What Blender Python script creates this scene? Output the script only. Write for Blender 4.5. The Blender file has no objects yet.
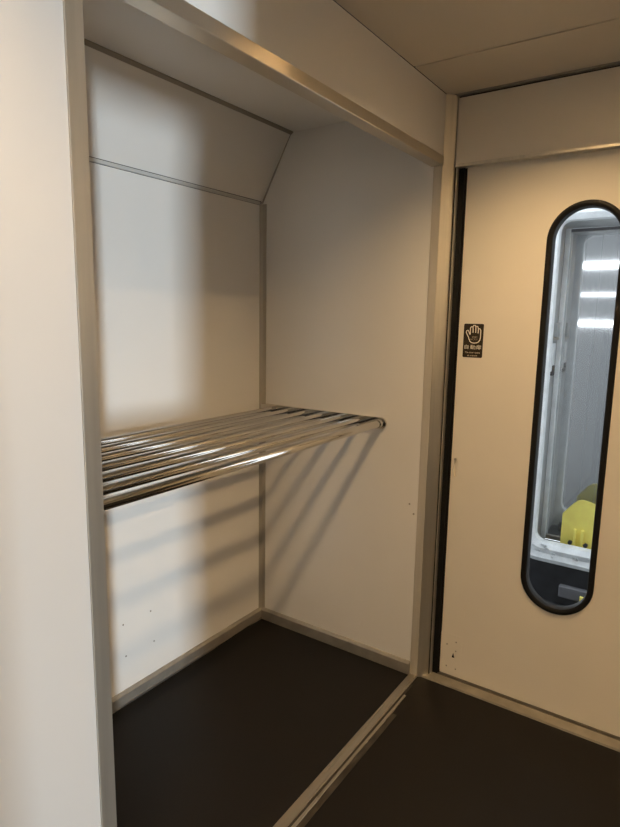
import bpy, bmesh, math, random
from mathutils import Vector, Matrix

random.seed(4)
scene = bpy.context.scene
col = scene.collection

# ------------------------------------------------------------------ camera
CAM = Vector((-1.9553, -0.8185, 1.3525))
YAW, PITCH, ROLL, FPX = 0.5991, -0.1626, 0.0165, 593.1
fw = Vector((math.cos(YAW) * math.cos(PITCH), math.sin(YAW) * math.cos(PITCH), math.sin(PITCH)))
r0 = Vector((math.sin(YAW), -math.cos(YAW), 0.0))
u0 = r0.cross(fw)
cr, sr = math.cos(ROLL), math.sin(ROLL)
rt = r0 * cr + u0 * sr
up = u0 * cr - r0 * sr
cd = bpy.data.cameras.new('camera')
cam = bpy.data.objects.new('camera', cd)
col.objects.link(cam)
M = Matrix((rt, up, -fw)).transposed().to_4x4()
M.translation = CAM
cam.matrix_world = M
cd.sensor_fit = 'HORIZONTAL'
cd.sensor_width = 36.0
cd.lens = FPX * 36.0 / 620.0
cd.clip_start = 0.02
scene.camera = cam

# ------------------------------------------------------------------ world, exposure
SKY = (0.88, 0.94, 1.0)
SKY_STRENGTH = 2.5
WARM = (1.0, 0.685, 0.355)
LAMP_STRENGTH = 860.0
COOL = (0.76, 0.895, 1.0)
COOL_POWER = 870.0
w = bpy.data.worlds.new('world')
scene.world = w
w.use_nodes = True
bg = w.node_tree.nodes['Background']
bg.inputs[0].default_value = (*SKY, 1)
bg.inputs[1].default_value = SKY_STRENGTH
vs = scene.view_settings
vs.view_transform = 'Standard'
vs.look = 'None'
vs.gamma = 1.0
vs.use_curve_mapping = False
vs.exposure = 0.0

# unseen lamp, made up as source for the cool light from behind
ld = bpy.data.lights.new('added_cool_light', 'AREA')
ld.shape = 'RECTANGLE'
ld.size = 0.30
ld.size_y = 1.5
ld.color = COOL
ld.energy = COOL_POWER
lo = bpy.data.objects.new('added_cool_light', ld)
col.objects.link(lo)
LP = Vector((-7.40, -8.0, 0.45))
lo.location = LP
lo.rotation_euler = (Vector((-0.9, 0.77, 0.45)) - LP).to_track_quat('-Z', 'Y').to_euler()

# ------------------------------------------------------------------ materials
MATS = {}


def mat(name, base, rough=0.5, metal=0.0, spec=0.5, noise=0.0, nscale=40.0, bump=0.0, bscale=300.0,
        stretch=(1, 1, 1), rvar=0.0, emit=None, estr=0.0, coat=0.0):
    m = bpy.data.materials.new(name)
    m.use_nodes = True
    nt = m.node_tree
    b = nt.nodes['Principled BSDF']
    b.inputs['Base Color'].default_value = (*base, 1)
    b.inputs['Roughness'].default_value = rough
    b.inputs['Metallic'].default_value = metal
    b.inputs['Specular IOR Level'].default_value = spec
    if coat:
        b.inputs['Coat Weight'].default_value = coat
        b.inputs['Coat Roughness'].default_value = 0.12
    if emit:
        b.inputs['Emission Color'].default_value = (*emit, 1)
        b.inputs['Emission Strength'].default_value = estr
    if noise or bump or rvar:
        tc = nt.nodes.new('ShaderNodeTexCoord')
        mp = nt.nodes.new('ShaderNodeMapping')
        mp.inputs['Scale'].default_value = stretch
        nt.links.new(tc.outputs['Object'], mp.inputs[0])
    if noise or rvar:
        n = nt.nodes.new('ShaderNodeTexNoise')
        n.inputs['Scale'].default_value = nscale
        n.inputs['Detail'].default_value = 6
        nt.links.new(mp.outputs[0], n.inputs['Vector'])
    if noise:
        cr_ = nt.nodes.new('ShaderNodeValToRGB')
        cr_.color_ramp.elements[0].position = 0.3
        cr_.color_ramp.elements[1].position = 0.7
        cr_.color_ramp.elements[0].color = (*[max(0, c * (1 - noise)) for c in base], 1)
        cr_.color_ramp.elements[1].color = (*[min(1, c * (1 + noise)) for c in base], 1)
        nt.links.new(n.outputs['Fac'], cr_.inputs[0])
        nt.links.new(cr_.outputs[0], b.inputs['Base Color'])
    if rvar:
        mr = nt.nodes.new('ShaderNodeMapRange')
        mr.inputs['To Min'].default_value = max(0.02, rough - rvar)
        mr.inputs['To Max'].default_value = rough + rvar
        nt.links.new(n.outputs['Fac'], mr.inputs['Value'])
        nt.links.new(mr.outputs[0], b.inputs['Roughness'])
    if bump:
        n2 = nt.nodes.new('ShaderNodeTexNoise')
        n2.inputs['Scale'].default_value = bscale
        n2.inputs['Detail'].default_value = 3
        nt.links.new(mp.outputs[0], n2.inputs['Vector'])
        bp = nt.nodes.new('ShaderNodeBump')
        bp.inputs['Strength'].default_value = bump
        bp.inputs['Distance'].default_value = 0.001
        nt.links.new(n2.outputs['Fac'], bp.inputs['Height'])
        nt.links.new(bp.outputs[0], b.inputs['Normal'])
    MATS[name] = m
    return m


PANEL = mat('white_laminate_panel', (0.80, 0.77, 0.725), 0.29, noise=0.015, nscale=3, bump=0.10, bscale=500)
CEIL = mat('ceiling_laminate', (0.74, 0.67, 0.57), 0.36, noise=0.015, nscale=3, bump=0.10, bscale=500)
DOORM = mat('cream_door_paint', (0.80, 0.74, 0.64), 0.29, noise=0.02, nscale=4, bump=0.10, bscale=500)
ALU = mat('brushed_aluminium', (0.72, 0.68, 0.60), 0.36, metal=0.85, noise=0.08, nscale=60, stretch=(1, 1, 0.04), rvar=0.06)
SEAM = mat('pale_grey_seam', (0.55, 0.54, 0.51), 0.4)
ALUL = mat('satin_aluminium', (0.62, 0.57, 0.49), 0.42, metal=0.35, noise=0.05, nscale=60, stretch=(1, 1, 0.04))
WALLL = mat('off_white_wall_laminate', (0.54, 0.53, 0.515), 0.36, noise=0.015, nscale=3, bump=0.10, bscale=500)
DADOM = mat('added_dark_dado', (0.05, 0.047, 0.044), 0.5)  # dark lower walls added so the rack tubes mirror something dark
GREYLAM = mat('grey_laminate_panel', (0.78, 0.74, 0.68), 0.4)
ALUC = mat('dull_corner_bead', (0.42, 0.385, 0.32), 0.45, metal=0.3)
ALUH = mat('satin_head_trim', (0.60, 0.555, 0.48), 0.30, metal=0.85)
ALUX = mat('brushed_aluminium_rail', (0.42, 0.39, 0.34), 0.28, metal=0.85, noise=0.10, nscale=60, stretch=(0.04, 1, 1), rvar=0.08)
ALUDULL = mat('dull_grey_aluminium', (0.40, 0.37, 0.32), 0.45, metal=0.6, noise=0.10, nscale=25, rvar=0.08)
ALUTH = mat('worn_threshold_metal', (0.30, 0.27, 0.225), 0.42, metal=0.6, noise=0.15, nscale=18, rvar=0.10)
WORN = mat('scuffed_metal_edge', (0.045, 0.038, 0.030), 0.45, metal=0.4, noise=0.65, nscale=38, stretch=(0.35, 1, 1), rvar=0.12)
CHROME = mat('polished_stainless_tube', (0.66, 0.64, 0.60), 0.085, metal=1.0)
BLACK = mat('black_rubber', (0.008, 0.0075, 0.007), 0.6, spec=0.2)
GAP = mat('dark_joint', (0.03, 0.025, 0.02), 0.7)
DARKTRIM = mat('brown_grey_cove_strip', (0.30, 0.26, 0.21), 0.5)
FLOORA = mat('dark_brown_vinyl_floor', (0.0055, 0.0042, 0.0032), 0.50, spec=0.22, noise=0.35, nscale=220, bump=0.25, bscale=250, rvar=0.05)
FLOORN = mat('charcoal_vinyl_floor', (0.0075, 0.0062, 0.0055), 0.55, spec=0.22, noise=0.35, nscale=220, bump=0.25, bscale=250, rvar=0.05)
STICK = mat('dark_brown_sticker', (0.028, 0.019, 0.010), 0.5, spec=0.3)
PRINT = mat('cream_sticker_print', (0.95, 0.90, 0.78), 0.5)
FAINT = mat('faded_sticker_print', (0.60, 0.52, 0.40), 0.5)
STEEL = mat('stainless_sheet', (0.74, 0.75, 0.755), 0.075, metal=0.8)
BELLOW = mat('pale_grey_painted_rubber', (0.80, 0.83, 0.85), 0.5, noise=0.12, nscale=18, bump=0.5, bscale=40)
SMUDGE = mat('black_scuff', (0.05, 0.05, 0.055), 0.6)
GREYM = mat('grey_painted_metal', (0.40, 0.42, 0.43), 0.45, noise=0.1, nscale=20)
DARKG = mat('dark_grey_metal', (0.13, 0.13, 0.14), 0.5)
DARKM = mat('black_buffer_plate', (0.018, 0.019, 0.022), 0.5, noise=0.4, nscale=14)
YELLOW = mat('yellow_painted_plate', (1.0, 0.84, 0.20), 0.42, noise=0.06, nscale=30)
CAN = mat('satin_reflector', (0.85, 0.80, 0.72), 0.4)
EMW = mat('warm_lamp_diffuser', (0.9, 0.85, 0.75), 0.4, emit=WARM, estr=LAMP_STRENGTH)
EMC = mat('added_cool_lens', (0.9, 0.9, 0.9), 0.4, emit=COOL, estr=8.0)
EMT = mat('added_cool_tube', (0.9, 0.9, 0.9), 0.4, emit=(0.92, 0.96, 1.0), estr=8.0)  # glow of the added tubes, for the bands on the steel panel
OUTER = mat('grey_car_body', (0.17, 0.175, 0.18), 0.5)
CONC = mat('grey_platform', (0.30, 0.30, 0.29), 0.8, noise=0.1, nscale=10)

GLASS = bpy.data.materials.new('window_glass')
GLASS.use_nodes = True
gb = GLASS.node_tree.nodes['Principled BSDF']
gb.inputs['Base Color'].default_value = (0.96, 0.98, 0.98, 1)
gb.inputs['Roughness'].default_value = 0.0
gb.inputs['IOR'].default_value = 1.45
gb.inputs['Transmission Weight'].default_value = 1.0


# ------------------------------------------------------------------ helpers
def empty(name, loc=(0, 0, 0)):
    o = bpy.data.objects.new(name, None)
    o.location = loc
    o.empty_display_size = 0.05
    col.objects.link(o)
    return o


def tag(o, label=None, cat=None, group=None, kind=None):
    if label: o['label'] = label
    if cat: o['category'] = cat
    if group: o['group'] = group
    if kind: o['kind'] = kind
    return o


def put(name, bm, m, parent=None, smooth=False, recalc=True):
    if recalc:
        bmesh.ops.recalc_face_normals(bm, faces=bm.faces[:])
    me = bpy.data.meshes.new(name)
    bm.to_mesh(me)
    bm.free()
    me.materials.append(m)
    if smooth:
        for p in me.polygons:
            p.use_smooth = True
        try:
            me.set_sharp_from_angle(angle=math.radians(40))
        except Exception:
            pass
    o = bpy.data.objects.new(name, me)
    col.objects.link(o)
    if parent is not None:
        o.parent = parent
        o.matrix_parent_inverse = Matrix.Translation(-Vector(parent.location))
    return o


def box_bm(x0, x1, y0, y1, z0, z1, bev=0.0, seg=1):
    bm = bmesh.new()
    vs_ = [bm.verts.new((x, y, z)) for x in (x0, x1) for y in (y0, y1) for z in (z0, z1)]
    for f in ((0, 1, 3, 2), (4, 6, 7, 5), (0, 4, 5, 1), (2, 3, 7, 6), (0, 2, 6, 4), (1, 5, 7, 3)):
        bm.faces.new([vs_[i] for i in f])
    if bev:
        bmesh.ops.bevel(bm, geom=bm.edges[:], offset=bev, segments=seg, affect='EDGES', profile=0.5)
    return bm


def box(name, x0, x1, y0, y1, z0, z1, m, parent=None, bev=0.0, seg=1):
    return put(name, box_bm(min(x0, x1), max(x0, x1), min(y0, y1), max(y0, y1), min(z0, z1), max(z0, z1), bev, seg), m, parent)


def prism(name, pts, lo_, hi_, axis, m, parent=None, bev=0.0):
    """extrude a polygon; axis 'z': pts are (x,y); 'x': pts are (y,z)"""
    bm = bmesh.new()
    def P(a, b, c):
        return (a, b, c) if axis == 'z' else (c, a, b)
    A = [bm.verts.new(P(a, b, lo_)) for a, b in pts]
    B = [bm.verts.new(P(a, b, hi_)) for a, b in pts]
    n = len(pts)
    bm.faces.new(A)
    bm.faces.new(B[::-1])
    for i in range(n):
        bm.faces.new((A[i], A[(i + 1) % n], B[(i + 1) % n], B[i]))
    if bev:
        bmesh.ops.bevel(bm, geom=bm.edges[:], offset=bev, segments=1, affect='EDGES')
    return put(name, bm, m, parent)


def tube_bm(p0, p1, r, n=20, caps=True, bm=None):
    bm = bm or bmesh.new()
    p0, p1 = Vector(p0), Vector(p1)
    d = (p1 - p0).normalized()
    a = d.orthogonal().normalized()
    b = d.cross(a)
    R0 = [bm.verts.new(p0 + (a * math.cos(2 * math.pi * i / n) + b * math.sin(2 * math.pi * i / n)) * r) for i in range(n)]
    R1 = [bm.verts.new(p1 + (a * math.cos(2 * math.pi * i / n) + b * math.sin(2 * math.pi * i / n)) * r) for i in range(n)]
    for i in range(n):
        bm.faces.new((R0[i], R0[(i + 1) % n], R1[(i + 1) % n], R1[i]))
    if caps:
        bm.faces.new(R0[::-1])
        bm.faces.new(R1)
    return bm


def rrect(cy, cz, hw, hh, r, n=12):
    """closed rounded-rectangle loop of (y,z)"""
    r = min(r, hw, hh)
    out = []
    for k, (sy, sz) in enumerate(((1, 1), (-1, 1), (-1, -1), (1, -1))):
        for i in range(n + 1):
            a = math.pi / 2 * (k + i / n)
            out.append((cy + sy * (hw - r) + r * math.cos(a), cz + sz * (hh - r) + r * math.sin(a)))
    return out


def loft_loops(name, loops, m, parent=None, closed=True, smooth=True):
    """loops: list of (x, [(y,z)...]); consecutive ones joined; closed joins last to first"""
    bm = bmesh.new()
    V = [[bm.verts.new((x, y, z)) for y, z in L] for x, L in loops]
    n = len(V[0])
    rng = range(len(V)) if closed else range(len(V) - 1)
    for k in rng:
        A, B = V[k], V[(k + 1) % len(V)]
        for i in range(n):
            bm.faces.new((A[i], A[(i + 1) % n], B[(i + 1) % n], B[i]))
    return put(name, bm, m, parent, smooth)


def plate_holes(name, outer, holes, x0, x1, m, parent=None, axis='x'):
    """plate between x0 and x1 with holes cut right through; axis 'x': loops of (y,z), axis 'z': loops of (x,y)"""
    bm = bmesh.new()
    def P(a, b, c):
        return (c, a, b) if axis == 'x' else (a, b, c)
    allloops = []
    edges = []
    for L in [outer] + holes:
        vs_ = [bm.verts.new(P(y, z, x0)) for y, z in L]
        es = [bm.edges.new((vs_[i], vs_[(i + 1) % len(vs_)])) for i in range(len(vs_))]
        edges += es
        allloops.append(vs_)
    bmesh.ops.triangle_fill(bm, use_beauty=True, use_dissolve=False, edges=edges)
    ff = bm.faces[:]
    back = {}
    for L in allloops:
        for v in L:
            back[v] = bm.verts.new((x1, v.co.y, v.co.z) if axis == 'x' else (v.co.x, v.co.y, x1))
    for f in ff:
        bm.faces.new([back[v] for v in reversed(f.verts)])
    for L in allloops:
        n = len(L)
        for i in range(n):
            a, b = L[i], L[(i + 1) % n]
            bm.faces.new((a, b, back[b], back[a]))
    return put(name, bm, m, parent)


def struct(name, label=None):
    o = empty(name)
    o['kind'] = 'structure'
    if label: o['label'] = label
    return o


# ------------------------------------------------------------------ dimensions
D = 0.768       # niche depth
HH, HT, HC, HN, HB, YT = 1.853, 1.883, 2.073, 2.051, 1.799, 0.6217
WL, WT = 1.3650, 0.0298
XP, XD = 0.027, 0.056
YO = -2.05      # opposite wall
XE = -3.55      # far end wall
LR = 0.050      # downlight radius
LAMPS = ((-0.490, -0.43), (-1.82, -0.40), (-1.00, -1.78), (-2.10, -1.78))  # the pair by the far wall is added for warm bounce light

# ------------------------------------------------------------------ setting
fl = struct('floor', 'dark vinyl floor of the vestibule and luggage niche')
box('aisle_floor', XE, 0.10, YO, -0.001, -0.05, 0.0, FLOORA, fl)
box('niche_floor', -WL, 0.0, 0.0, D + 0.01, -0.05, 0.0, FLOORN, fl)

wb = struct('wall_back', 'pale laminate back wall of the luggage niche with an inward-leaning upper panel')
box('lower_panel', -WL - 0.02, 0.0, D, D + 0.03, -0.02, HB - 0.008, PANEL, wb)
# leaning upper panel
bm = bmesh.new()
up_pts = [(D, HB + 0.008), (YT, HN), (YT + 0.03, HN + 0.02), (D + 0.03, HB + 0.02)]
A = [bm.verts.new((-WL - 0.02, y, z)) for y, z in up_pts]
B = [bm.verts.new((0.0, y, z)) for y, z in up_pts]
bm.faces.new(A); bm.faces.new(B[::-1])
for i in range(4):
    bm.faces.new((A[i], A[(i + 1) % 4], B[(i + 1) % 4], B[i]))
put('upper_panel', bm, PANEL, wb)
box('joint_backing', -WL - 0.02, 0.0, D + 0.004, D + 0.03, HB - 0.012, HB + 0.016, GAP, wb)
box('seam_strip', -WL, -0.012, D - 0.002, D + 0.006, HB - 0.0058, HB + 0.0058, SEAM, wb, 0.001)
# corner trims
prism('corner_trim', [(-0.017, D), (-0.014, D - 0.003), (-0.006, D - 0.010), (-0.003, D - 0.021), (0.0, D - 0.023), (0.0, D)], 0.053, HB - 0.004, 'z', ALUC, wb)
bm = bmesh.new()
tube_bm((-0.002, D - 0.002, HB), (-0.002, YT + 0.004, HN - 0.002), 0.0035, 8, True, bm)
put('upper_corner_bead', bm, ALUDULL, wb)
prism('cove_strip', [(YT + 0.0058, HN - 0.010), (YT + 0.004, HN - 0.010), (YT - 0.006, HN - 0.003), (YT - 0.006, HN), (YT + 0.002, HN)], -WL, 0.0, 'x', DARKTRIM, wb)
for hy, hz in ((-0.749, 0.296), (-0.629, 0.296), (-0.617, 0.174), (-0.742, 0.176)):
    bm = tube_bm((hy, D - 0.0015, hz), (hy, D + 0.002, hz), 0.0032, 10)
    put('screw_hole_plug', bm, DARKTRIM, wb)

wr = struct('wall_right', 'pale laminate right side wall of the luggage niche')
box('side_panel', 0.0, 0.03, 0.031, D + 0.03, -0.02, HN + 0.01, PANEL, wr)
for yy, zz in ((0.064, 0.673), (0.046, 0.638)):
    put('screw_plug', tube_bm((-0.0012, yy, zz), (0.002, yy, zz), 0.0035, 10), ALUDULL, wr)

wn = struct('wall_niche', 'hidden left side wall of the luggage niche')
box('side_panel', -WL - 0.03, -WL, 0.03, D + 0.03, -0.02, HN + 0.01, PANEL, wn)

wl = struct('wall_left', 'bright white laminate wall beside the luggage niche opening')
box('wall_panel', XE, -WL - WT - 0.001, 0.0, 0.03, -0.02, HC, WALLL, wl)

wh = struct('wall_header', 'white fascia panel above the luggage niche opening')
box('fascia_panel', -WL - WT, 0.0, 0.0, 0.03, HT, HC, PANEL, wh)

cn = struct('ceiling_niche', 'shaded laminate ceiling inside the luggage niche')
box('ceiling_panel', -WL - 0.03, 0.03, 0.03, D + 0.05, HN, HN + 0.02, PANEL, cn)

ce = struct('ceiling', 'beige vestibule ceiling panels with a dark joint')
XC = -0.25
circ = lambda x, y, r: [(x + r * math.cos(2 * math.pi * i / 32), y + r * math.sin(2 * math.pi * i / 32)) for i in range(32)]
plate_holes('ceiling_panel', [(XE, YO), (XC - 0.005, YO), (XC - 0.005, -0.003), (XE, -0.003)],
            [circ(x, y, LR + 0.002) for x, y in LAMPS], HC, HC + 0.012, CEIL, ce, axis='z')
box('ceiling_panel', XC + 0.004, XP - 0.012, YO, -0.003, HC, HC + 0.02, CEIL, ce)
box('joint_backing', XC - 0.03, XP + 0.05, YO, 0.03, HC + 0.013, HC + 0.03, GAP, ce)

ro = struct('roof', 'outer roof shell of the railway car')
box('roof_shell', XE - 0.1, 0.14, YO - 0.06, 0.86, 2.15, 2.20, OUTER, ro)

# opening frame
t1 = struct('trim_1', 'brushed aluminium frame around the luggage niche opening')
box('left_jamb_trim', -WL - WT, -WL, -0.003, 0.045, 0.0, HT, ALU, t1)
box('head_trim', -WL, -0.0, -0.003, 0.040, HH, HT, ALUH, t1, 0.0015)
box('right_jamb_trim', -0.003, 0.03, 0.0, 0.031, 0.0, HH, ALUL, t1, 0.0015)

t2 = struct('trim_2', 'chamfered aluminium corner post between niche and sliding door')
prism('corner_post', [(-0.002, -0.0005), (0.003, -0.006), (0.024, -0.030), (0.03, -0.032), (0.06, -0.032), (0.06, -0.0005)], 0.0, HC, 'z', ALU, t2)
box('dark_joint_strip', 0.028, 0.06, -0.036, -0.032, 0.0, 1.85, GAP, t2)
box('seal_retainer', 0.029, 0.06, -0.040, -0.036, 0.0, 1.85, ALU, t2, 0.0008)

# floor sill of the niche
t3 = struct('trim_3', 'metal sill strip and rail across the niche floor edge')
box('sill_strip', -WL, 0.0, -0.001, 0.031, 0.0, 0.0035, ALUX, t3, 0.0012)
box('sill_joint', -WL, -0.06, -0.009, -0.001, 0.0, 0.001, GAP, t3)
bm = box_bm(-WL, -0.135, -0.019, -0.009, 0.0, 0.004, 0.0015, 2)
put('sill_rail', bm, ALUX, t3)
box('scuffed_edge', -WL, -0.25, -0.036, -0.019, 0.0, 0.0012, WORN, t3)

# door threshold
t4 = struct('trim_4', 'metal threshold along the foot of the sliding door')
bm = bmesh.new()
prof = [(0.006, 0.0), (0.009, 0.006), (0.044, 0.013), (0.044, 0.006), (0.0545, 0.006), (0.0545, 0.014), (0.10, 0.014), (0.10, 0.0)]
A = [bm.verts.new((x, -0.014, z)) for x, z in prof]
B = [bm.verts.new((x, -1.2, z)) for x, z in prof]
bm.faces.new(A); bm.faces.new(B[::-1])
for i in range(len(prof)):
    j = (i + 1) % len(prof)
    bm.faces.new((A[i], A[j], B[j], B[i]))
put('threshold_plate', bm, ALUTH, t4)
box('track_groove', 0.0445, 0.054, -1.2, -0.040, 0.0055, 0.0075, GAP, t4)

# baseboards
def baseboard(name, parent_label, along_x):
    b = struct(name, parent_label)
    if along_x:
        prism('board', [(D, 0.0), (D - 0.010, 0.0), (D - 0.010, 0.042), (D - 0.004, 0.052), (D, 0.053)], -WL, -0.004, 'x', ALUDULL, b)
        box('board_lip', -WL, -0.006, D - 0.0115, D - 0.0095, 0.0, 0.007, ALUX, b)
    else:
        bm = bmesh.new()
        pts = [(0.0, 0.0), (-0.010, 0.0), (-0.010, 0.042), (-0.004, 0.052), (0.0, 0.053)]
        A = [bm.verts.new((x, 0.031, z)) for x, z in pts]
        B = [bm.verts.new((x, D - 0.004, z)) for x, z in pts]
        bm.faces.new(A); bm.faces.new(B[::-1])
        for i in range(5):
            j = (i + 1) % 5
            bm.faces.new((A[i], A[j], B[j], B[i]))
        put('board', bm, ALUDULL, b)
    return b
baseboard('baseboard_back', 'grey metal skirting along the niche back wall', True)
baseboard('baseboard_right', 'grey metal skirting along the niche right wall', False)

# wall above and beside the door
wd = struct('wall_door', 'cream end wall above and beside the sliding door')
box('door_head_panel', XP, XP + 0.026, YO, -0.034, 1.858, HC - 0.010, DOORM, wd)
box('head_edge_strip', XP - 0.003, XP + 0.026, YO, -0.034, 1.848, 1.858, ALU, wd, 0.001)
box('shadow_joint', XP + 0.004, XP + 0.03, YO, -0.034, HC - 0.010, HC + 0.004, GAP, wd)
box('ceiling_edge_trim', XP - 0.012, XP + 0.004, YO, -0.03, HC - 0.005, HC + 0.015, ALUDULL, wd)
box('side_panel', XP, 0.095, YO, -0.895, 1.25, 1.848, DOORM, wd)
box('added_side_dado', XP, 0.095, YO, -0.895, 0.0, 1.25, DADOM, wd)  # added dark, keeps warm tan out of the tube reflections
box('end_wall_shell', 0.10, 0.14, -0.30, 0.86, -0.3, 2.1, OUTER, wd)
box('end_wall_shell', 0.10, 0.14, YO - 0.05, -0.78, -0.3, 2.1, OUTER, wd)
box('end_wall_shell', 0.10, 0.14, -0.78, -0.30, 1.80, 2.1, OUTER, wd)
box('pocket_shell', 0.06, 0.10, -0.03, 0.86, 0.0, 2.1, OUTER, wd)

wo = struct('wall_opposite', 'far side wall behind the viewer with a gap added to shape the cool light')
DADO = 1.25  # height of the dark dado put in for the tube reflections
for x0, x1 in ((-2.66, 0.14), (XE, -3.10)):  # gap edges set to cut the cool light to an upright edge
    box('upper_panel', x0, x1, YO - 0.05, YO, DADO, HC + 0.03, GREYLAM, wo)
    box('added_dado_panel', x0, x1, YO - 0.05, YO + 0.004, -0.05, DADO, DADOM, wo)
box('light_gap_head', -3.10, -2.66, YO - 0.05, YO, 1.85, HC + 0.03, GREYLAM, wo)
we = struct('wall_end', 'white end wall behind the viewer with a dark dado added for tube reflections')
box('upper_panel', XE - 0.05, XE, YO - 0.05, 0.03, DADO, HC + 0.03, PANEL, we)
box('added_dado_panel', XE - 0.05, XE + 0.004, YO - 0.05, 0.03, -0.05, DADO, DADOM, we)
gp = struct('ground', 'grey station platform outside the added door gap')
box('platform_slab', -9.0, -0.3, -9.0, YO - 0.10, -1.2, -1.0, CONC, gp)

# ------------------------------------------------------------------ sliding door
door = struct('door_1', 'cream sliding door with a tall rounded window and hand sticker')
WCY, WCZ = -0.452, 1.0445
cap = lambda off: rrect(WCY, WCZ, 0.116 + off, 0.6685 + off, 0.116 + off, 16)
pull = lambda off: rrect(-0.0815, 0.8235, 0.0065 + off, 0.036 + off, 0.0065 + off, 6)
plate_holes('door_leaf', [(-0.066, 0.018), (-0.066, 1.90), (-0.89, 1.90), (-0.89, 0.018)], [cap(-0.006), pull(0.0)], XD, XD + 0.034, DOORM, door)
loft_loops('window_gasket', [(XD + 0.003, cap(0.0)), (XD - 0.003, cap(-0.001)), (XD - 0.007, cap(-0.006)), (XD - 0.007, cap(-0.012)),
                             (XD - 0.002, cap(-0.019)), (XD + 0.010, cap(-0.021)), (XD + 0.030, cap(-0.021)), (XD + 0.030, cap(-0.004))], BLACK, door)
bm = bmesh.new()
L = cap(-0.018)
A = [bm.verts.new((XD + 0.014, y, z)) for y, z in L]
B = [bm.verts.new((XD + 0.019, y, z)) for y, z in L]
bm.faces.new(A); bm.faces.new(B[::-1])
for i in range(len(L)):
    j = (i + 1) % len(L)
    bm.faces.new((A[i], A[j], B[j], B[i]))
put('window_pane', bm, GLASS, door)
loft_loops('finger_pull_rim', [(XD + 0.001, pull(0.001)), (XD - 0.001, pull(0.001)), (XD - 0.001, pull(-0.0015)), (XD + 0.0085, pull(-0.0015)), (XD + 0.0085, pull(0.0))], DOORM, door)
prism('finger_pull_back', pull(0.0), XD + 0.0085, XD + 0.011, 'x', DOORM, door)
kp = box('kick_plate', XD - 0.0008, XD + 0.001, -0.146, -0.0625, 0.026, 0.184, DOORM, door)
for yy, zz in ((-0.125, 0.158), (-0.090, 0.140), (-0.125, 0.122), (-0.092, 0.052), (-0.128, 0.050)):
    put('rivet', tube_bm((XD - 0.0026, yy, zz), (XD - 0.001, yy, zz), 0.0028, 8), ALUDULL, kp)
prism('key_hole', [(-0.111, 0.094), (-0.121, 0.094), (-0.118, 0.104), (-0.116, 0.112)], XD - 0.0026, XD - 0.001, 'x', BLACK, kp)

# door seal in the gap (fixed to the frame)
ds = struct('trim_5', 'black rubber seal in the gap at the sliding door edge')
box('rubber_seal', 0.046, 0.0545, -0.060, -0.040, 0.012, 1.848, BLACK, ds)
box('seal_channel', 0.0545, 0.06, -0.0655, -0.040, 0.012, 1.848, BLACK, ds)

# sticker on the door (moves with it): dark plate, hand outline, lettering
SY0, SY1, SZ0, SZ1 = -0.085, -0.154, 1.221, 1.336
SW, SH = SY0 - SY1, SZ1 - SZ0
st = loft_loops('sticker', [(XD + 0.0002, rrect((SY0 + SY1) / 2, (SZ0 + SZ1) / 2, SW / 2, SH / 2, 0.004, 4)),
                            (XD - 0.0010, rrect((SY0 + SY1) / 2, (SZ0 + SZ1) / 2, SW / 2, SH / 2, 0.004, 4))], STICK, door, closed=False, smooth=False)
bm = bmesh.new(); bm.from_mesh(st.data)
for xx in (XD - 0.0010,):
    vs_ = [v for v in bm.verts if abs(v.co.x - xx) < 1e-5]
    bm.faces.new(vs_)
bmesh.ops.recalc_face_normals(bm, faces=bm.faces[:])
bm.to_mesh(st.data); bm.free()
tag(st, 'dark sticker with white open-hand outline and lettering')


def S(u, v):
    """sticker coordinates: u 0..1 left to right as seen, v 0..1 top to bottom"""
    return (SY0 - SW * u, SZ1 - SH * v)


# hand outline traced in sticker units (u,v)
hand = [(0.205, 0.345), (0.165, 0.300), (0.130, 0.255), (0.155, 0.205), (0.215, 0.195), (0.265, 0.235), (0.300, 0.290), (0.330, 0.325),
        (0.345, 0.280), (0.335, 0.200), (0.335, 0.130), (0.370, 0.090), (0.420, 0.085), (0.455, 0.110),
        (0.470, 0.070), (0.515, 0.045), (0.570, 0.045), (0.605, 0.085), (0.640, 0.070), (0.700, 0.080), (0.730, 0.130), (0.735, 0.170),
        (0.775, 0.140), (0.830, 0.150), (0.865, 0.200), (0.865, 0.300), (0.865, 0.400), (0.845, 0.470), (0.780, 0.530),
        (0.690, 0.560), (0.560, 0.570), (0.430, 0.560), (0.340, 0.520), (0.285, 0.450), (0.255, 0.395)]
lines = [(hand, True), ([(0.462, 0.11), (0.475, 0.20), (0.475, 0.265)], False),
         ([(0.607, 0.09), (0.612, 0.20), (0.612, 0.265)], False), ([(0.735, 0.17), (0.735, 0.22), (0.733, 0.28)], False)]


def ribbon(name, pts, closed, wdt, x0, x1, m, parent):
    bm = bmesh.new()
    P = [Vector(S(*p)) for p in pts]
    n = len(P)
    rows = []
    for i in range(n):
        a = P[(i - 1) % n] if (closed or i > 0) else P[i]
        b = P[(i + 1) % n] if (closed or i < n - 1) else P[i]
        t = (b - a).normalized()
        nn = Vector((-t.y, t.x)) * wdt / 2
        rows.append([bm.verts.new((x, q.x, q.y)) for x, q in ((x0, P[i] + nn), (x1, P[i] + nn), (x1, P[i] - nn), (x0, P[i] - nn))])
    for i in range(n if closed else n - 1):
        A, B = rows[i], rows[(i + 1) % n]
        for k in range(4):
            bm.faces.new((A[k], A[(k + 1) % 4], B[(k + 1) % 4], B[k]))
    if not closed:
        bm.faces.new(rows[0]); bm.faces.new(rows[-1][::-1])
    return bm


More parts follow.
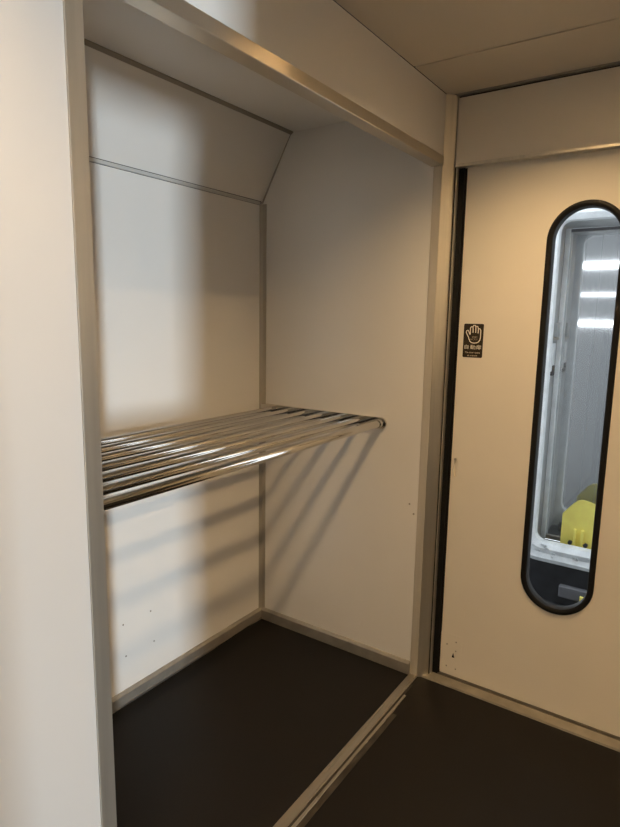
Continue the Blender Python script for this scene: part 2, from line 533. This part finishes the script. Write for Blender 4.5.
me_all = bmesh.new()
for pts, cl in lines:
    b = ribbon('x', pts, cl, 0.0030, XD - 0.0008, XD - 0.0016, PRINT, st)
    tmp = bpy.data.meshes.new('tmp'); b.to_mesh(tmp); b.free()
    me_all.from_mesh(tmp); bpy.data.meshes.remove(tmp)
o = put('hand_outline', me_all, PRINT, None)
o.parent = st


def text(name, body, u, v, height, width, m, parent):
    cu = bpy.data.curves.new(name, 'FONT')
    cu.body = body
    cu.size = 1.0
    cu.extrude = 0.0
    cu.offset = 0.018 if body.isascii() else 0.0
    to = bpy.data.objects.new(name, cu)
    col.objects.link(to)
    bpy.context.view_layer.update()
    dg = bpy.context.evaluated_depsgraph_get()
    me = bpy.data.meshes.new_from_object(to.evaluated_get(dg))
    bpy.data.objects.remove(to)
    bpy.data.curves.remove(cu)
    xs = [q.co.x for q in me.vertices] or [0, 1]
    ys = [q.co.y for q in me.vertices] or [0, 1]
    x0, x1, y0, y1 = min(xs), max(xs), min(ys), max(ys)
    for q in me.vertices:
        a = (q.co.x - x0) / (x1 - x0) * width + u
        b_ = v + height - (q.co.y - y0) / (y1 - y0) * height
        yy, zz = S(a, b_)
        q.co = (XD - 0.0014, yy, zz)
    me.materials.append(m)
    o = bpy.data.objects.new(name, me)
    col.objects.link(o)
    o.parent = parent
    return o


text('lettering', '自', 0.085, 0.625, 0.125, 0.20, PRINT, st)
text('lettering', '動扉', 0.375, 0.625, 0.130, 0.56, PRINT, st)
text('lettering', 'The door opens', 0.11, 0.825, 0.065, 0.78, FAINT, st)
text('lettering', 'at a touch', 0.25, 0.915, 0.050, 0.50, FAINT, st)
text('lettering', '手を軽く', 0.43, 0.365, 0.055, 0.29, FAINT, st)
text('lettering', 'ふれて下さい', 0.33, 0.435, 0.055, 0.40, FAINT, st)

# ------------------------------------------------------------------ luggage rack
rack = empty('luggage_rack', (-0.68, 0.48, 0.93))
tag(rack, 'polished steel luggage rack of parallel tubes spanning the niche', 'luggage rack')
RZ = 0.963
ys = [0.192, 0.277, 0.362, 0.447, 0.532, 0.617, 0.702]
first = None
for i, y in enumerate(ys):
    if i == 0:
        put('front_tube', tube_bm((-WL + 0.006, y, RZ), (-0.006, y, RZ), 0.0135, 24), CHROME, rack, True)
    elif first is None:
        first = put('tube', tube_bm((-WL + 0.006, 0, 0), (-0.006, 0, 0), 0.0122, 24), CHROME, None, True)
        first.parent = rack
        first.location = Vector((0, y, RZ)) - rack.location
    else:
        c = first.copy()
        col.objects.link(c)
        c.parent = rack
        c.location = Vector((0, y, RZ)) - rack.location


def bracket(x0, x1):
    pts = []
    r = 0.021
    for k in range(13):
        a = -math.pi / 2 - math.pi * k / 12
        pts.append((0.190 + r * math.cos(a), RZ + r * math.sin(a)))
    pts += [(D - 0.002, RZ + r), (D - 0.002, RZ - r)]
    return prism('wall_bracket', pts, x0, x1, 'x', CHROME, rack, 0.0015)


bR = bracket(-0.011, -0.0005)
bL = bracket(-WL + 0.0005, -WL + 0.011)
put('end_socket', tube_bm((-0.035, 0.192, RZ), (-0.009, 0.192, RZ), 0.0165, 24), CHROME, bR, False)

# ------------------------------------------------------------------ ceiling lamps
def spin(prof, x, y, n=32):
    bm = bmesh.new()
    rings = [[bm.verts.new((x + a * math.cos(2 * math.pi * i / n), y + a * math.sin(2 * math.pi * i / n), z)) for i in range(n)] for a, z in prof]
    for k in range(len(rings)):
        for i in range(n):
            A, B = rings[k], rings[(k + 1) % len(rings)]
            bm.faces.new((A[i], A[(i + 1) % n], B[(i + 1) % n], B[i]))
    return bm


def downlight(x, y, label):
    t = empty('ceiling_downlight', (x, y, HC))
    tag(t, label, 'ceiling light', 'ceiling downlights')
    h = LDEPTH
    put('lamp_disc', tube_bm((x, y, HC + h), (x, y, HC + h + 0.004), LR - 0.004, 32), EMW, t)
    put('reflector_can', spin([(LR, HC - 0.001), (LR, HC + h + 0.006), (LR + 0.0015, HC + h + 0.006), (LR + 0.0015, HC - 0.001)], x, y), CAN, t, True)
    put('trim_ring', spin([(LR, HC + 0.001), (LR, HC - 0.004), (LR + 0.008, HC - 0.003), (LR + 0.010, HC - 0.0003)], x, y), CEIL, t, True)
    put('can_lid', tube_bm((x, y, HC + h + 0.0065), (x, y, HC + h + 0.009), LR + 0.0015, 32), OUTER, t)
    return t


LDEPTH = 0.036
downlight(*LAMPS[0], 'round warm downlight in the ceiling near the sliding door')
downlight(*LAMPS[1], 'round warm downlight in the ceiling above the viewer')
downlight(*LAMPS[2], 'round warm downlight added for bounce light by the far side wall nearer the sliding door')  # unseen, added to lift the warm bounce off the far wall
downlight(*LAMPS[3], 'round warm downlight added for bounce light by the far side wall behind the viewer')

# ------------------------------------------------------------------ beyond the door
GY = -0.452
def ring(x, hw, hh, r, cz):
    return (x, rrect(GY, cz, hw, hh, r, 8))

gz0, gz1 = 0.275, 1.800
gc, gh = (gz0 + gz1) / 2, (gz1 - gz0) / 2
gw = GY * -1 - 0.165
gang = empty('gangway_frame', (1.1, GY, 0.19))
tag(gang, 'pale grey rounded gangway frame beyond the door window', 'gangway frame')
loft_loops('frame_ring', [ring(0.985, gw + 0.10, gh + 0.095, 0.12, gc), ring(0.975, gw + 0.08, gh + 0.075, 0.10, gc), ring(0.985, gw + 0.05, gh + 0.05, 0.08, gc),
                          ring(0.975, gw + 0.025, gh + 0.025, 0.06, gc), ring(0.99, gw, gh, 0.045, gc), ring(1.03, gw - 0.002, gh - 0.002, 0.045, gc),
                          ring(1.05, gw + 0.03, gh + 0.025, 0.06, gc), ring(1.05, gw + 0.10, gh + 0.095, 0.12, gc)], BELLOW, gang)
random.seed(11)
for k in range(10):
    yy = GY + gw - 0.02 - random.random() * 0.35
    zz = gz0 - 0.075 + random.random() * 0.07
    L_ = 0.01 + random.random() * 0.02
    prism('scuff_mark', [(yy, zz), (yy - L_, zz - 0.004), (yy - L_ * 0.9, zz - 0.0065), (yy - 0.003, zz - 0.0025)], 0.972, 0.99, 'x', GREYM, gang)
# side cheeks between frame and panel
cy1 = GY + gw + 0.030
wg = struct('wall_gangway', 'grey metal cheeks of the gangway beyond the door window')
box('side_cheek', 1.052, 1.286, cy1, cy1 + 0.02, 0.15, 1.86, GREYM, wg)
box('side_cheek', 1.052, 1.286, -0.904 - cy1 - 0.02, -0.904 - cy1, 0.15, 1.86, GREYM, wg)
box('top_cheek', 1.052, 1.286, -0.904 - cy1, cy1, 1.80, 1.82, GREYM, wg)
box('bottom_cheek', 1.052, 1.286, -0.904 - cy1, cy1, 0.16, 0.19, DARKM, wg)
box('bright_post', 1.262, 1.282, cy1 - 0.022, cy1, 0.19, 1.80, BELLOW, wg, 0.003)
box('latch_block', 1.16, 1.215, cy1 - 0.022, cy1, 1.27, 1.34, GREYM, wg, 0.003)
box('latch_bar', 1.11, 1.24, cy1 - 0.016, cy1, 1.255, 1.268, ALUDULL, wg, 0.002)
box('latch_plate', 1.14, 1.20, cy1 - 0.012, cy1, 1.10, 1.24, BELLOW, wg, 0.002)
box('latch_hook', 1.15, 1.185, cy1 - 0.018, cy1, 1.08, 1.13, SMUDGE, wg, 0.002)

panel = empty('steel_end_panel', (1.31, GY, 0.19))
tag(panel, 'stainless steel panel with cool light bands beyond the door window', 'steel panel')
box('panel_sheet', 1.30, 1.32, -0.77, -0.134, 0.19, 1.80, STEEL, panel)
box('panel_head_lip', 1.288, 1.30, -0.77, -0.134, 1.785, 1.80, DARKG, panel)
box('panel_foot_lip', 1.290, 1.30, -0.77, -0.150, 0.19, 0.215, ALUDULL, panel, 0.002)
box('panel_edge_fold', 1.292, 1.30, -0.150, -0.139, 0.19, 1.775, GREYM, panel, 0.002)
for k in range(4):
    yy = -0.23 - 0.07 * k
    box('panel_seam', 1.2992, 1.3002, yy - 0.0008, yy, 0.215, 1.775, GREYM, panel)

fp = empty('footplate', (1.12, -0.35, 0.19))
tag(fp, 'yellow round-topped folded footplate beyond the door window', 'footplate')
pts = [(-0.262, 0.215), (-0.262, 0.401)]
for k in range(1, 9):
    t = k / 8
    pts.append((-0.262 - 0.086 * t - 0.004 * math.sin(t * math.pi), 0.401 + 0.084 * math.sin(t * math.pi / 2)))
for k in range(1, 9):
    t = k / 8
    pts.append((-0.348 - 0.16 * t, 0.485 - 0.09 * (1 - math.cos(t * math.pi / 2))))
pts += [(-0.508, 0.215)]
prism('plate', pts, 1.115, 1.125, 'x', YELLOW, fp)
for yy in (-0.327, -0.362):
    h = box('hinge_strap', 1.098, 1.115, yy - 0.007, yy + 0.007, 0.235, 0.335, YELLOW, fp, 0.003)
    side = 0.018 if yy > -0.34 else -0.018
    put('hinge_bolt', tube_bm((1.100, yy + side, 0.262), (1.115, yy + side, 0.262), 0.010, 10), SMUDGE, h)
box('foot_rail', 1.09, 1.14, -0.60, -0.18, 0.19, 0.225, SMUDGE, fp)

gf = struct('ground_gangway', 'dark buffer plates between the two cars')
box('buffer_plate', 0.16, 1.6, -1.4, 0.6, -0.12, -0.02, DARKM, gf)
box('buffer_face', 1.00, 1.05, -1.0, 0.1, -0.02, 0.178, DARKM, gf)
gbk = empty('coupler_block', (1.05, -0.36, -0.02))
tag(gbk, 'small grey block low in the dark beyond the door window', 'block')
box('block_body', 0.965, 0.9995, -0.425, -0.30, 0.028, 0.085, DARKG, gbk, 0.004)
box('yellow_tab', 0.955, 0.965, -0.418, -0.398, 0.0, 0.06, YELLOW, gbk, 0.002)
box('block_foot', 0.97, 0.9995, -0.40, -0.33, -0.02, 0.028, DARKM, gbk)

# unseen tube lamps added to mirror light bands in the steel panel
for k, (zz, y0, y1, tr) in enumerate(((1.715, -0.29, 0.0, 0.018), (1.525, -0.29, 0.0, 0.006), (1.335, -0.26, 0.25, 0.014))):
    t = empty('added_tube_lamp', (0.16, (y0 + y1) / 2, zz))
    tag(t, ['upper', 'middle', 'lower'][k] + ' cool tube lamp added outside to make a band in the steel panel', 'tube lamp', 'tube lamps added for the panel reflections')
    bx = 0.165
    put('glass_tube', tube_bm((bx, y0, zz), (bx, y1, zz), tr, 14), EMT, t, True)
    box('lamp_base', 0.1405, 0.152, y0, y1, zz - 0.012, zz + 0.012, OUTER, t)

pl = empty('added_cool_lamp', (LP.x, LP.y, -1.0))  # added lamp body around the made-up cool source
tag(pl, 'unseen lamp made up as source of the cool light through the door gap', 'lamp')
dirv = (Vector((-0.9, 0.77, 0.45)) - LP).normalized()
q = dirv.cross(Vector((0, 0, 1))).normalized()


def slab(name, w_, h_, d0, d1, m):
    bm = bmesh.new()
    V = [bm.verts.new(LP + q * a * w_ / 2 + Vector((0, 0, b * h_ / 2)) + dirv * d) for d in (d0, d1) for a, b in ((-1, -1), (1, -1), (1, 1), (-1, 1))]
    for f in ((0, 1, 2, 3), (7, 6, 5, 4), (0, 4, 5, 1), (1, 5, 6, 2), (2, 6, 7, 3), (3, 7, 4, 0)):
        bm.faces.new([V[k] for k in f])
    return put(name, bm, m, pl)


slab('lamp_housing', 0.38, 1.58, -0.08, -0.016, OUTER)
slab('lamp_lens', 0.31, 1.52, -0.016, -0.006, EMC)
base_ = LP - dirv * 0.05
put('lamp_post', tube_bm((base_.x, base_.y, -1.0), (base_.x, base_.y, -0.33), 0.03, 14), OUTER, pl, True)
